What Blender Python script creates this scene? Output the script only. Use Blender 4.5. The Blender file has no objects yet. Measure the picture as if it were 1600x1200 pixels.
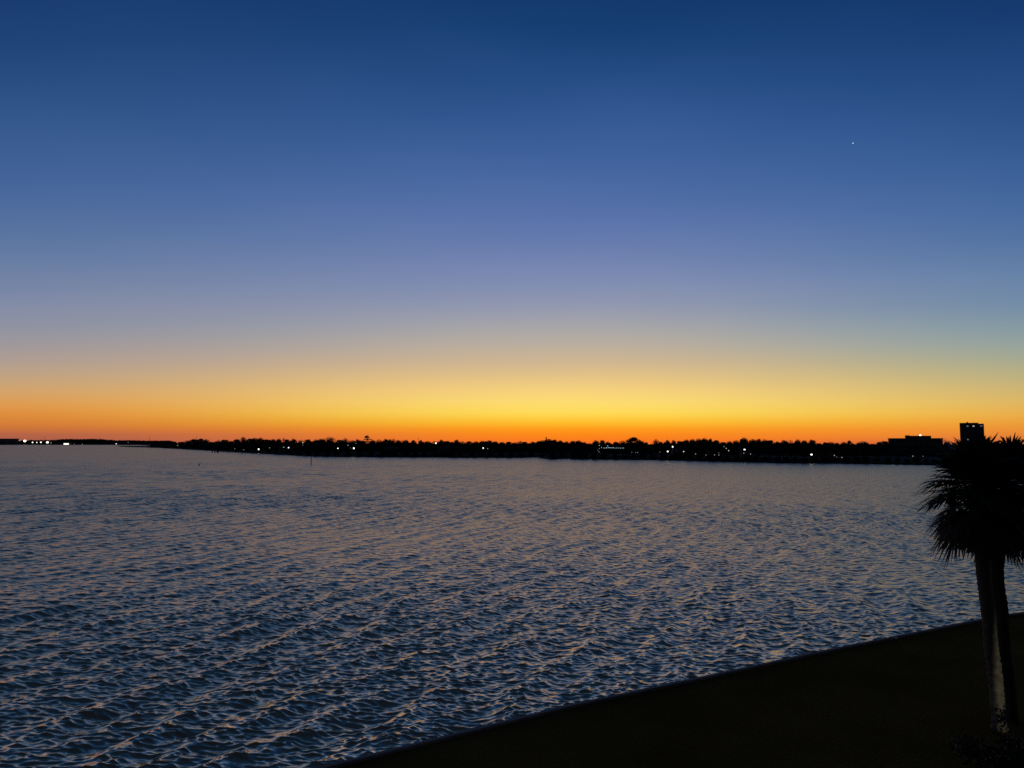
import bpy, bmesh, math, random
import numpy as np
from mathutils import Vector, Matrix

SC = bpy.context.scene
COL = SC.collection
R = math.radians

# ---------------------------------------------------------------- camera
F = 1170.0                      # focal length in pixels of the 1600 px wide photograph
PITCH = math.atan(90.0 / F)     # horizon sits at y = 690
CAM = Vector((0.0, 0.0, 7.5))   # balcony height over the lawn
LAWN_Z = 0.0
WATER_Z = -1.5
cd = bpy.data.cameras.new("camera")
cam = bpy.data.objects.new("camera", cd)
COL.objects.link(cam)
cd.sensor_width = 36.0
cd.lens = F / 1600.0 * 36.0
cd.clip_start = 0.1
cd.clip_end = 40000.0
cam.location = CAM
cam.rotation_euler = (math.pi / 2 + PITCH, 0, 0)
SC.camera = cam

# ---------------------------------------------------------------- twilight sky
def lin(c):
    return tuple(((v / 255.0) / 12.92 if v / 255.0 <= 0.04045 else ((v / 255.0 + 0.055) / 1.055) ** 2.4) for v in c)

SKY_CENTRE = [  # degrees above the horizon, colour of the twilight arch over the hidden sun
    (0.0, (248, 116, 40)), (0.4, (252, 132, 26)), (1.0, (255, 158, 28)), (1.5, (255, 192, 48)), (2.0, (255, 216, 78)), (2.6, (255, 222, 102)),
    (3.4, (253, 216, 120)), (4.4, (239, 203, 128)), (5.4, (221, 190, 137)), (6.35, (204, 180, 148)), (7.3, (188, 175, 158)), (8.3, (174, 169, 165)),
    (9.2, (161, 162, 171)),
    (10.2, (147, 153, 175)), (12.0, (129, 142, 178)), (14.0, (112, 130, 176)), (18.4, (80, 109, 166)), (22.7, (58, 93, 151)), (26.8, (38, 76, 132)),
    (30.5, (22, 61, 113)), (36.0, (14, 46, 90)), (50.0, (15, 32, 58)), (70.0, (15, 27, 44)), (90.0, (15, 24, 38))]
SKY_LEFT = [    # about 34 degrees to the left of it: dusky pink and orange
    (0.0, (165, 92, 78)), (0.4, (178, 98, 72)), (1.0, (210, 120, 56)), (1.6, (220, 138, 58)), (2.0, (224, 146, 68)), (2.8, (217, 160, 94)),
    (3.65, (202, 164, 118)), (4.5, (187, 161, 135)), (5.3, (172, 156, 148)), (6.1, (159, 152, 155)), (6.9, (148, 149, 160)), (7.7, (138, 145, 163)),
    (8.5, (134, 142, 166)), (10.1, (116, 132, 165)), (11.8, (101, 124, 163)), (15.8, (73, 104, 155)), (19.9, (52, 87, 140)), (24.0, (36, 71, 123)),
    (27.5, (25, 59, 110)), (42.0, (14, 32, 60)), (65.0, (15, 27, 44)), (90.0, (15, 24, 38))]
SKY_RIGHT = [   # the same to the right: paler, greener
    (0.0, (190, 105, 66)), (0.6, (228, 138, 58)), (1.2, (232, 150, 62)), (2.0, (226, 166, 78)), (2.8, (208, 174, 102)), (3.65, (190, 174, 118)),
    (4.5, (170, 170, 132)), (5.3, (155, 167, 144)), (6.1, (141, 161, 155)), (6.9, (130, 155, 160)), (7.7, (120, 148, 163)), (8.5, (110, 140, 164)),
    (10.1, (102, 131, 166)), (11.8, (88, 121, 163)), (15.8, (64, 101, 154)), (19.9, (47, 84, 140)), (24.0, (32, 69, 124)), (27.5, (22, 57, 110)),
    (42.0, (14, 32, 60)), (65.0, (15, 27, 44)), (90.0, (15, 24, 38))]
SKY_BACK = [    # the dark side of the sky
    (0.0, (36, 34, 36)), (6.0, (36, 35, 44)), (12.0, (30, 33, 47)), (25.0, (18, 25, 42)), (50.0, (16, 24, 40)), (90.0, (15, 24, 38))]
# the arch sinks towards the sides: the side tables are read at 1/0.83 of their height
SKY_LEFT, SKY_RIGHT = [[(min(e / 0.83, 90.0), c) for e, c in t[:-1]] + [t[-1]] for t in (SKY_LEFT, SKY_RIGHT)]
SUN_AZ = R(4.5)

def build_world():
    w = bpy.data.worlds.new("World")
    SC.world = w
    w.use_nodes = True
    nt = w.node_tree
    N, L = nt.nodes, nt.links
    N.clear()
    def math_node(op, a, b=None, c=None, clamp=False):
        n = N.new('ShaderNodeMath')
        n.operation = op
        n.use_clamp = clamp
        for i, v in enumerate((a, b, c)):
            if v is None:
                continue
            if isinstance(v, (int, float)):
                n.inputs[i].default_value = v
            else:
                L.new(v, n.inputs[i])
        return n.outputs[0]
    tc = N.new('ShaderNodeTexCoord')
    sep = N.new('ShaderNodeSeparateXYZ')
    L.new(tc.outputs['Generated'], sep.inputs[0])
    x, y, z = sep.outputs
    # thin layers of air of slightly uneven clarity
    vm = N.new('ShaderNodeMapping')
    vm.inputs['Scale'].default_value = (2.2, 2.2, 9.0)
    L.new(tc.outputs['Generated'], vm.inputs['Vector'])
    nz = N.new('ShaderNodeTexNoise')
    nz.inputs['Scale'].default_value = 1.6
    nz.inputs['Detail'].default_value = 3.0
    L.new(vm.outputs[0], nz.inputs['Vector'])
    wob = math_node('MULTIPLY_ADD', nz.outputs['Fac'], 0.08, 0.96)
    az = math_node('ARCTAN2', x, y)
    bow = math_node('MAXIMUM', math_node('COSINE', az), 0.72)
    el = math_node('DIVIDE', math_node('DIVIDE', math_node('MULTIPLY', math_node('ARCSINE', z), wob), bow), math.pi / 2, clamp=True)
    pos = math_node('POWER', el, 0.5)            # finer steps near the horizon
    sa = math_node('SUBTRACT', az, SUN_AZ)
    da = math_node('ABSOLUTE', sa)
    def ramp(stops):
        # resample with a smooth curve, 31 stops
        e = np.array([s[0] for s in stops], float)
        c = np.array([lin(s[1]) for s in stops])
        p = np.sqrt(e / 90.0)
        n = N.new('ShaderNodeValToRGB')
        n.color_ramp.interpolation = 'LINEAR'
        qs = np.concatenate([np.linspace(0, 0.68, 27), np.array([0.76, 0.84, 0.92, 1.0])])
        # monotone cubic (PCHIP) per channel
        out = np.zeros((len(qs), 3))
        for k in range(3):
            yv = c[:, k]
            h = np.diff(p); d = np.diff(yv) / h
            m = np.zeros(len(p)); m[0] = d[0]; m[-1] = d[-1]
            for i in range(1, len(p) - 1):
                if d[i - 1] * d[i] > 0:
                    w1 = 2 * h[i] + h[i - 1]; w2 = h[i] + 2 * h[i - 1]
                    m[i] = (w1 + w2) / (w1 / d[i - 1] + w2 / d[i])
            for j, q in enumerate(qs):
                i = min(max(np.searchsorted(p, q) - 1, 0), len(p) - 2)
                t = (q - p[i]) / h[i]
                out[j, k] = ((2*t**3 - 3*t**2 + 1) * yv[i] + (t**3 - 2*t**2 + t) * h[i] * m[i]
                             + (-2*t**3 + 3*t**2) * yv[i+1] + (t**3 - t**2) * h[i] * m[i+1])
        els = n.color_ramp.elements
        els[0].position = 0.0
        els[1].position = 1.0
        for q in qs[1:-1]:
            els.new(float(q))
        for j, s in enumerate(els):
            s.color = (*[max(float(v), 0.0) for v in out[j]], 1)
        L.new(pos, n.inputs[0])
        return n.outputs['Color']
    def smooth(a, lo, hi):
        n = N.new('ShaderNodeMapRange')
        n.interpolation_type = 'SMOOTHSTEP'
        L.new(a, n.inputs['Value'])
        n.inputs['From Min'].default_value = lo
        n.inputs['From Max'].default_value = hi
        return n.outputs['Result']
    def mix(f, a, b):
        n = N.new('ShaderNodeMix')
        n.data_type = 'RGBA'
        L.new(f, n.inputs[0]); L.new(a, n.inputs[6]); L.new(b, n.inputs[7])
        return n.outputs[2]
    side = mix(smooth(sa, R(-6), R(6)), ramp(SKY_LEFT), ramp(SKY_RIGHT))
    c1 = mix(smooth(da, R(0), R(41)), ramp(SKY_CENTRE), side)
    c2 = mix(smooth(da, R(48), R(135)), c1, ramp(SKY_BACK))
    bg = N.new('ShaderNodeBackground')
    L.new(c2, bg.inputs['Color'])
    bg.inputs['Strength'].default_value = 1.0
    out = N.new('ShaderNodeOutputWorld')
    L.new(bg.outputs[0], out.inputs[0])
build_world()

SC.view_settings.view_transform = 'Standard'
SC.view_settings.look = 'None'
SC.view_settings.exposure = 0.0
SC.view_settings.gamma = 1.0
SC.render.film_transparent = False
SC.cycles.use_denoising = False
SC.cycles.max_bounces = 6
SC.cycles.sample_clamp_indirect = 2.0
SC.cycles.caustics_reflective = False

# the patio lamp of the house the picture is taken from: it catches the nearer palm trunk
ld = bpy.data.lights.new("patio_lamp", 'SPOT')
lamp = bpy.data.objects.new("patio_lamp", ld)
COL.objects.link(lamp)
lamp.location = (9.4, 2.0, 2.2)
ld.energy = 3600.0
ld.color = (1.0, 0.93, 0.74)
ld.shadow_soft_size = 0.06
ld.spot_size = R(15)
ld.spot_blend = 1.0
lamp.scale = (0.085, 1.0, 1.0)      # beam squeezed narrow by hand so the rear trunk stays unlit

# ---------------------------------------------------------------- geometry helpers
CR = Matrix.Rotation(math.pi / 2 + PITCH, 3, 'X')
def ray(px, py):
    return CR @ Vector(((px - 800.0) / F, (600.0 - py) / F, -1.0))
def at_z(px, py, z):
    d = ray(px, py)
    return CAM + d * ((z - CAM.z) / d.z)
def at_y(px, py, y):
    d = ray(px, py)
    return CAM + d * (y / d.y)

def link_mesh(name, verts, faces, m=None, parent=None, smooth=False):
    me = bpy.data.meshes.new(name)
    me.from_pydata([tuple(v) for v in verts], [], faces)
    me.update()
    if smooth:
        me.polygons.foreach_set('use_smooth', [True] * len(me.polygons))
    o = bpy.data.objects.new(name, me)
    if m:
        me.materials.append(m)
    COL.objects.link(o)
    if parent:
        o.parent = parent
    return o

class MB:
    def __init__(self):
        self.v, self.f = [], []
    def add(self, vs, fs):
        b = len(self.v)
        self.v += [tuple(p) for p in vs]
        self.f += [tuple(i + b for i in f) for f in fs]
        return self
    def box(self, c, s, rz=0.0):
        cx, cy, cz = c
        sx, sy, sz = s[0] / 2, s[1] / 2, s[2] / 2
        co, si = math.cos(rz), math.sin(rz)
        vs = []
        for z in (-sz, sz):
            for x, y in ((-sx, -sy), (sx, -sy), (sx, sy), (-sx, sy)):
                vs.append((cx + x * co - y * si, cy + x * si + y * co, cz + z))
        return self.add(vs, [(3, 2, 1, 0), (4, 5, 6, 7), (0, 1, 5, 4), (1, 2, 6, 5), (2, 3, 7, 6), (3, 0, 4, 7)])
    def tube(self, pts, rads, n=8, jitter=0.0, rng=None, cap=True):
        pts = [Vector(p) for p in pts]
        vs, fs = [], []
        ref = Vector((1, 0, 0))
        for i, p in enumerate(pts):
            t = (pts[min(i + 1, len(pts) - 1)] - pts[max(i - 1, 0)]).normalized()
            a = ref - t * ref.dot(t)
            if a.length < 1e-3:
                a = Vector((0, 1, 0)) - t * t.y
            a.normalize()
            b = t.cross(a)
            for k in range(n):
                th = 2 * math.pi * k / n
                r = rads[i] * (1 + (rng.uniform(-jitter, jitter) if rng else 0))
                vs.append(p + a * (math.cos(th) * r) + b * (math.sin(th) * r))
        for i in range(len(pts) - 1):
            for k in range(n):
                k2 = (k + 1) % n
                fs.append((i * n + k, i * n + k2, (i + 1) * n + k2, (i + 1) * n + k))
        if cap:
            fs.append(tuple(range(n - 1, -1, -1)))
            fs.append(tuple((len(pts) - 1) * n + k for k in range(n)))
        return self.add(vs, fs)
    def ball(self, c, r, nu=8, nv=5, sz=1.0):
        vs, fs = [], []
        for j in range(nv + 1):
            ph = math.pi * j / nv
            for k in range(nu):
                th = 2 * math.pi * k / nu
                vs.append((c[0] + r * math.sin(ph) * math.cos(th), c[1] + r * math.sin(ph) * math.sin(th), c[2] + r * sz * math.cos(ph)))
        for j in range(nv):
            for k in range(nu):
                fs.append((j * nu + k, (j + 1) * nu + k, (j + 1) * nu + (k + 1) % nu, j * nu + (k + 1) % nu))
        return self.add(vs, fs)
    def build(self, name, m, parent=None, smooth=False):
        return link_mesh(name, self.v, self.f, m, parent, smooth)

def tag(o, label=None, cat=None, group=None, kind=None):
    if label: o['label'] = label
    if cat: o['category'] = cat
    if group: o['group'] = group
    if kind: o['kind'] = kind
    return o
def empty(name, loc, rz=0.0):
    o = bpy.data.objects.new(name, None)
    o.empty_display_size = 0.5
    COL.objects.link(o)
    o.location = loc
    o.rotation_euler = (0, 0, rz)
    return o
def copy_tree(o, parent=None):
    c = o.copy()
    COL.objects.link(c)
    if parent is not None:
        c.parent = parent
    for ch in list(o.children):
        copy_tree(ch, c)
    return c

# ---------------------------------------------------------------- materials
def mat(name, col, rough=0.8, spec=0.3, var=0.35, scale=3.0, bump=0.0, bscale=20.0):
    m = bpy.data.materials.new(name)
    m.use_nodes = True
    nt = m.node_tree
    b = nt.nodes['Principled BSDF']
    b.inputs['Roughness'].default_value = rough
    b.inputs['Specular IOR Level'].default_value = spec
    tc = nt.nodes.new('ShaderNodeTexCoord')
    nz = nt.nodes.new('ShaderNodeTexNoise')
    nz.inputs['Scale'].default_value = scale
    nz.inputs['Detail'].default_value = 6
    nt.links.new(tc.outputs['Object'], nz.inputs['Vector'])
    rp = nt.nodes.new('ShaderNodeValToRGB')
    rp.color_ramp.elements[0].position = 0.3
    rp.color_ramp.elements[1].position = 0.7
    rp.color_ramp.elements[0].color = (*[c * (1 - var) for c in col], 1)
    rp.color_ramp.elements[1].color = (*[min(c * (1 + var), 1) for c in col], 1)
    nt.links.new(nz.outputs['Fac'], rp.inputs[0])
    nt.links.new(rp.outputs[0], b.inputs['Base Color'])
    if bump:
        n2 = nt.nodes.new('ShaderNodeTexNoise')
        n2.inputs['Scale'].default_value = bscale
        n2.inputs['Detail'].default_value = 5
        nt.links.new(tc.outputs['Object'], n2.inputs['Vector'])
        bp = nt.nodes.new('ShaderNodeBump')
        bp.inputs['Strength'].default_value = 1.0
        bp.inputs['Distance'].default_value = bump
        nt.links.new(n2.outputs['Fac'], bp.inputs['Height'])
        nt.links.new(bp.outputs[0], b.inputs['Normal'])
    return m
def glow(name, col, strength):
    m = bpy.data.materials.new(name)
    m.use_nodes = True
    nt = m.node_tree
    nt.nodes.clear()
    e = nt.nodes.new('ShaderNodeEmission')
    e.inputs[0].default_value = (*col, 1)
    e.inputs[1].default_value = strength
    o = nt.nodes.new('ShaderNodeOutputMaterial')
    nt.links.new(e.outputs[0], o.inputs[0])
    return m

M_LEAF = mat('oak foliage', (0.045, 0.045, 0.026), 0.7, 0.2, 0.5, 0.6)
M_BARK = mat('tree bark', (0.06, 0.05, 0.04), 0.9, 0.1, 0.4, 4)
M_PALM = mat('palm leaf', (0.035, 0.045, 0.018), 0.55, 0.3, 0.4, 2.0)
M_DEAD = mat('dry palm leaf', (0.06, 0.05, 0.032), 0.7, 0.2, 0.4, 2.0)
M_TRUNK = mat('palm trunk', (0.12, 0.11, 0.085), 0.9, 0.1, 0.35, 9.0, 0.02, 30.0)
M_TRUNK_DARK = mat('unlit palm trunk', (0.05, 0.048, 0.036), 0.9, 0.1, 0.35, 9.0, 0.02, 30.0)  # shade put into the colour: darker bark for the trunk the lamp misses
M_SHRUB = mat('shrub foliage', (0.02, 0.026, 0.014), 0.6, 0.2, 0.4, 3.0)
M_LAND = mat('far bank grass', (0.03, 0.03, 0.02), 0.9, 0.1, 0.4, 0.05)
M_WALLS = mat('house walls', (0.22, 0.20, 0.18), 0.8, 0.2, 0.15, 0.4)
M_CONC = mat('weathered concrete', (0.20, 0.20, 0.19), 0.75, 0.3, 0.25, 1.2, 0.004, 25)
M_WALLFACE = mat('seawall panels', (0.16, 0.15, 0.13), 0.85, 0.2, 0.35, 0.9, 0.01, 8)
M_ROOF = mat('shingle roof', (0.07, 0.065, 0.06), 0.85, 0.2, 0.3, 1.0)
M_GLASS = mat('dark window glass', (0.02, 0.022, 0.026), 0.15, 0.5, 0.1, 1.0)
M_WOOD = mat('weathered timber', (0.09, 0.075, 0.06), 0.85, 0.2, 0.4, 2.0)
M_METAL = mat('dark painted metal', (0.05, 0.05, 0.052), 0.5, 0.4, 0.2, 3.0)
M_TOWER = mat('tower cladding', (0.12, 0.12, 0.125), 0.6, 0.3, 0.2, 0.15)
G_WHITE = glow('white lamp', (1.0, 0.97, 0.86), 2.2)
G_WARM = glow('warm lamp', (1.0, 0.86, 0.56), 1.2)
G_DIM = glow('dim lamp', (0.92, 0.93, 0.82), 0.45)
G_COOL = glow('cool string lamp', (0.55, 0.85, 1.0), 0.9)
G_PINK = glow('violet window', (0.75, 0.55, 0.9), 0.16)
G_FAINT = glow('curtained window', (0.8, 0.9, 0.95), 0.14)
G_STAR = glow('star', (0.62, 0.80, 1.0), 0.85)

def lawn_material():
    m = bpy.data.materials.new('clipped lawn')
    m.use_nodes = True
    nt = m.node_tree
    b = nt.nodes['Principled BSDF']
    b.inputs['Roughness'].default_value = 0.9
    b.inputs['Specular IOR Level'].default_value = 0.0
    tc = nt.nodes.new('ShaderNodeTexCoord')
    n1 = nt.nodes.new('ShaderNodeTexNoise'); n1.inputs['Scale'].default_value = 0.35; n1.inputs['Detail'].default_value = 7
    n2 = nt.nodes.new('ShaderNodeTexNoise'); n2.inputs['Scale'].default_value = 14.0; n2.inputs['Detail'].default_value = 6
    for n in (n1, n2):
        nt.links.new(tc.outputs['Object'], n.inputs['Vector'])
    mx = nt.nodes.new('ShaderNodeMix'); mx.data_type = 'FLOAT'
    mx.inputs[0].default_value = 0.5
    nt.links.new(n1.outputs['Fac'], mx.inputs[2]); nt.links.new(n2.outputs['Fac'], mx.inputs[3])
    rp = nt.nodes.new('ShaderNodeValToRGB')
    rp.color_ramp.elements[0].position = 0.35; rp.color_ramp.elements[0].color = (0.11, 0.062, 0.015, 1)
    rp.color_ramp.elements[1].position = 0.68; rp.color_ramp.elements[1].color = (0.23, 0.132, 0.034, 1)
    nt.links.new(mx.outputs[0], rp.inputs[0])
    nt.links.new(rp.outputs[0], b.inputs['Base Color'])
    bp = nt.nodes.new('ShaderNodeBump'); bp.inputs['Distance'].default_value = 0.03
    nt.links.new(n2.outputs['Fac'], bp.inputs['Height'])
    nt.links.new(bp.outputs[0], b.inputs['Normal'])
    return m
M_LAWN = lawn_material()

def water_material():
    m = bpy.data.materials.new('river water')
    m.use_nodes = True
    nt = m.node_tree
    b = nt.nodes['Principled BSDF']
    b.inputs['Base Color'].default_value = (0.34, 0.26, 0.17, 1)
    b.inputs['IOR'].default_value = 20.0
    at = nt.nodes.new('ShaderNodeAttribute')        # slope of the ripples too fine for the mesh
    at.attribute_name = 'fine_chop'
    ro = nt.nodes.new('ShaderNodeMath'); ro.operation = 'MULTIPLY_ADD'
    nt.links.new(at.outputs['Fac'], ro.inputs[0])
    ro.inputs[1].default_value = 0.58
    ro.inputs[2].default_value = 0.15
    nt.links.new(ro.outputs[0], b.inputs['Roughness'])
    b.inputs['Specular Tint'].default_value = (1.0, 0.75, 0.50, 1)     # warm tint put into the reflection's colour to cancel the sky's blue
    geo = nt.nodes.new('ShaderNodeNewGeometry')
    mp = nt.nodes.new('ShaderNodeMapping')
    mp.inputs['Rotation'].default_value = (0, 0, R(-12))
    mp.inputs['Scale'].default_value = (0.55, 1.0, 1.0)
    nt.links.new(geo.outputs['Position'], mp.inputs['Vector'])
    hs = None
    for sc, amp, det in ((1.4, 0.15, 2.0), (4.2, 0.010, 3.0)):
        n = nt.nodes.new('ShaderNodeTexNoise')
        n.inputs['Scale'].default_value = sc
        n.inputs['Detail'].default_value = det
        n.inputs['Distortion'].default_value = 0.4
        nt.links.new(mp.outputs[0], n.inputs['Vector'])
        mu = nt.nodes.new('ShaderNodeMath'); mu.operation = 'MULTIPLY'
        mu.inputs[1].default_value = amp
        nt.links.new(n.outputs['Fac'], mu.inputs[0])
        if hs is None:
            hs = mu.outputs[0]
        else:
            ad = nt.nodes.new('ShaderNodeMath'); ad.operation = 'ADD'
            nt.links.new(hs, ad.inputs[0]); nt.links.new(mu.outputs[0], ad.inputs[1])
            hs = ad.outputs[0]
    bp = nt.nodes.new('ShaderNodeBump')
    bp.inputs['Strength'].default_value = 1.0
    bp.inputs['Distance'].default_value = 1.0
    nt.links.new(hs, bp.inputs['Height'])
    nt.links.new(bp.outputs[0], b.inputs['Normal'])
    return m
M_WATER = water_material()

# ---------------------------------------------------------------- water: wind chop as real geometry
def build_water():
    rng = np.random.default_rng(7)
    # radial rows get longer with distance, columns fan out over the whole bay
    rows = [12.0]
    while rows[-1] < 2600.0:
        r = rows[-1]
        rows.append(r + 0.026 + 0.0019 * max(r - 16.0, 0.0))
    rad = np.array(rows)
    ang = np.concatenate([np.linspace(R(-100), R(-52), 120, endpoint=False), np.linspace(R(-52), R(48), 2000, endpoint=False),
                          np.linspace(R(48), R(80), 80)])
    nr, na = len(rad), len(ang)
    RR, AA = np.meshgrid(rad, ang, indexing='ij')
    X = (RR * np.sin(AA)).astype(np.float32).ravel()
    Y = (RR * np.cos(AA)).astype(np.float32).ravel()
    dr = np.gradient(rad)
    cell = np.repeat(np.maximum(dr, rad * R(100) / 2000), na).astype(np.float32)
    lost = np.zeros_like(X)
    H = np.zeros_like(X); DX = np.zeros_like(X); DY = np.zeros_like(X)
    comps = []
    def system(n, l0, l1, kdir, spread, steep):
        for _ in range(n):
            lam = math.exp(rng.uniform(math.log(l0), math.log(l1)))
            th = R(kdir) + rng.normal(0, R(spread))
            comps.append((lam, th, steep * lam / (2 * math.pi) * math.sqrt(2.0 / n), rng.uniform(0, 2 * math.pi)))
    # rms slope is the last number of each system
    system(22, 1.5, 3.6, -20, 11, 0.10)      # long crests running away from the lower left
    system(40, 0.45, 1.2, -64, 32, 0.11)     # wind chop coming on to the shore
    system(20, 0.35, 0.9, 35, 20, 0.06)      # echo off the seawall
    system(150, 0.18, 0.44, -87, 25, 0.22)   # short ripples
    for lam, th, a, ph in comps:
        kx, ky = 2 * math.pi / lam * math.cos(th), 2 * math.pi / lam * math.sin(th)
        # waves too short for the local cells fade out
        wgt = np.clip((lam / cell - 2.2) / 2.4, 0.0, 1.0)
        lost += (1.0 - wgt ** 2) * 0.5 * (a * 2 * math.pi / lam) ** 2
        live = wgt > 0
        p = kx * X[live] + ky * Y[live] + ph
        s, c = np.sin(p), np.cos(p)
        w = wgt[live] * a
        H[live] += w * c
        DX[live] -= 1.0 * w * s * math.cos(th)
        DY[live] -= 1.0 * w * s * math.sin(th)
    # slow gusts vary the height of the chop
    gust = 1.0 + 0.30 * np.sin(X * 0.045 + Y * 0.02 + 1.0) * np.sin(Y * 0.06 - X * 0.015) + 0.12 * np.sin(X * 0.16 + 0.7) * np.sin(Y * 0.13 + X * 0.05)
    H *= gust; DX *= gust; DY *= gust
    co = np.stack([X + DX, Y + DY, WATER_Z + H], axis=1).astype(np.float32)
    me = bpy.data.meshes.new('water')
    me.vertices.add(len(X))
    me.vertices.foreach_set('co', co.ravel())
    i = np.arange(nr - 1)[:, None] * na + np.arange(na - 1)[None, :]
    quads = np.stack([i, i + 1, i + na + 1, i + na], axis=-1)[:, :, ::-1].reshape(-1, 4).astype(np.int32)
    nq = len(quads)
    me.loops.add(nq * 4)
    me.loops.foreach_set('vertex_index', quads.ravel())
    me.polygons.add(nq)
    me.polygons.foreach_set('loop_start', np.arange(nq, dtype=np.int32) * 4)
    me.polygons.foreach_set('loop_total', np.full(nq, 4, dtype=np.int32))
    me.polygons.foreach_set('use_smooth', np.ones(nq, dtype=bool))
    me.update(calc_edges=True)
    fc = me.attributes.new('fine_chop', 'FLOAT', 'POINT')
    fc.data.foreach_set('value', np.sqrt(lost).astype(np.float32))
    print('chop', np.sqrt(lost).max(), np.sqrt(lost).min())
    me.materials.append(M_WATER)
    o = bpy.data.objects.new('water', me)
    COL.objects.link(o)
    o['kind'] = 'structure'
    print('water verts', len(X), 'flip', me.polygons[0].normal.z)
build_water()

# ---------------------------------------------------------------- lawn and seawall
EDGE_PX = [(490, 1200), (700, 1148), (900, 1098), (1100, 1056), (1300, 1013), (1530, 967), (1575, 959), (1610, 954)]
edge = [at_z(x, y, 0.12) for x, y in EDGE_PX]
d0 = (edge[0] - edge[1]).normalized()
d1 = (edge[-1] - edge[-2]).normalized()
edge = [edge[0] + d0 * 40] + [edge[0] + d0 * 8] + edge + [edge[-1] + Vector((0.93, 0.36, 0)) * 25, edge[-1] + Vector((0.9, 0.43, 0)) * 140]
edge = [Vector((p.x, p.y, 0)) for p in edge]
def offset(poly, d):
    out = []
    for i, p in enumerate(poly):
        t = (poly[min(i + 1, len(poly) - 1)] - poly[max(i - 1, 0)]).normalized()
        n = Vector((-t.y, t.x, 0))          # towards the water
        out.append(p + n * d)
    return out
def build_lawn():
    vs, fs = [], []
    rows = 9
    rng = random.Random(3)
    deep = [0.0, 0.4, 1.0, 2.0, 4.0, 8.0, 16.0, 34.0, 90.0]
    n = len(edge)
    far = Vector((0.35, -1.0, 0)).normalized()
    for k in range(rows):
        for p in edge:
            q = p + far * deep[k]
            vs.append((q.x, q.y, LAWN_Z + (rng.uniform(-0.03, 0.03) if 2 < k < 7 else 0)))
    for k in range(rows - 1):
        for i in range(n - 1):
            fs.append((k * n + i, (k + 1) * n + i, (k + 1) * n + i + 1, k * n + i + 1))
    o = link_mesh('lawn', vs, fs, M_LAWN, smooth=True)
    o['kind'] = 'structure'
build_lawn()
def strip(mb, a, b):
    n = len(a)
    mb.add(a + b, [(i, i + 1, n + i + 1, n + i) for i in range(n - 1)])
def up(poly, z):
    return [Vector((p.x, p.y, z)) for p in poly]
def build_seawall():
    wall = empty('seawall', (0, 0, 0))
    tag(wall, 'low concrete seawall with pale flat cap along the edge of the dark lawn', 'seawall')
    a, b = edge, offset(edge, 0.13)
    cap = MB()
    strip(cap, up(b, 0.07), up(a, 0.07))
    strip(cap, up(a, 0.07), up(a, -0.10))
    strip(cap, up(b, -0.10), up(b, 0.07))
    strip(cap, up(a, -0.10), up(b, -0.10))
    cap.build('cap', M_CONC, wall)
    f = offset(edge, 0.10)
    face = MB()
    strip(face, up(f, -4.0), up(f, -0.103))
    strip(face, up(edge, -0.103), up(edge, -4.0))
    face.build('wall_face', M_WALLFACE, wall)
build_seawall()

# ---------------------------------------------------------------- the far bank
SHORE = [(240, 697.3), (250, 699.8), (280, 701.5), (320, 703.5), (345, 705.3), (366, 706.5), (400, 708.5), (440, 710.5), (470, 712.5), (490, 713.5),
         (520, 714.0), (600, 714.6), (700, 715.0), (780, 715.5), (820, 715.5), (832, 714.6), (842, 714.6), (850, 717.0), (862, 718.0),
         (880, 716.8), (900, 718.0), (950, 718.5), (1020, 719.0), (1080, 720.5), (1140, 722.0), (1200, 723.5), (1212, 724.2), (1300, 724.6),
         (1380, 726.0), (1440, 727.0), (1520, 729.0), (1600, 731.0), (1750, 735.0), (2100, 750.0), (2900, 800.0)]
FARSHORE = [(-900, 695.0), (-200, 695.0), (0, 695.0), (150, 695.2), (215, 695.5), (240, 696.6)]
shore_w = [at_z(x, y, WATER_Z) for x, y in SHORE]
farshore_w = [at_z(x, y, WATER_Z) for x, y in FARSHORE]
def shore_dist(px):
    """distance in Y of the near bank's waterline seen towards px"""
    for (x0, y0), (x1, y1) in zip(SHORE, SHORE[1:]):
        if x0 <= px <= x1:
            t = (px - x0) / (x1 - x0)
            return at_z(px, y0 + (y1 - y0) * t, WATER_Z).y
    return shore_w[0].y if px < SHORE[0][0] else shore_w[-1].y
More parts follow.
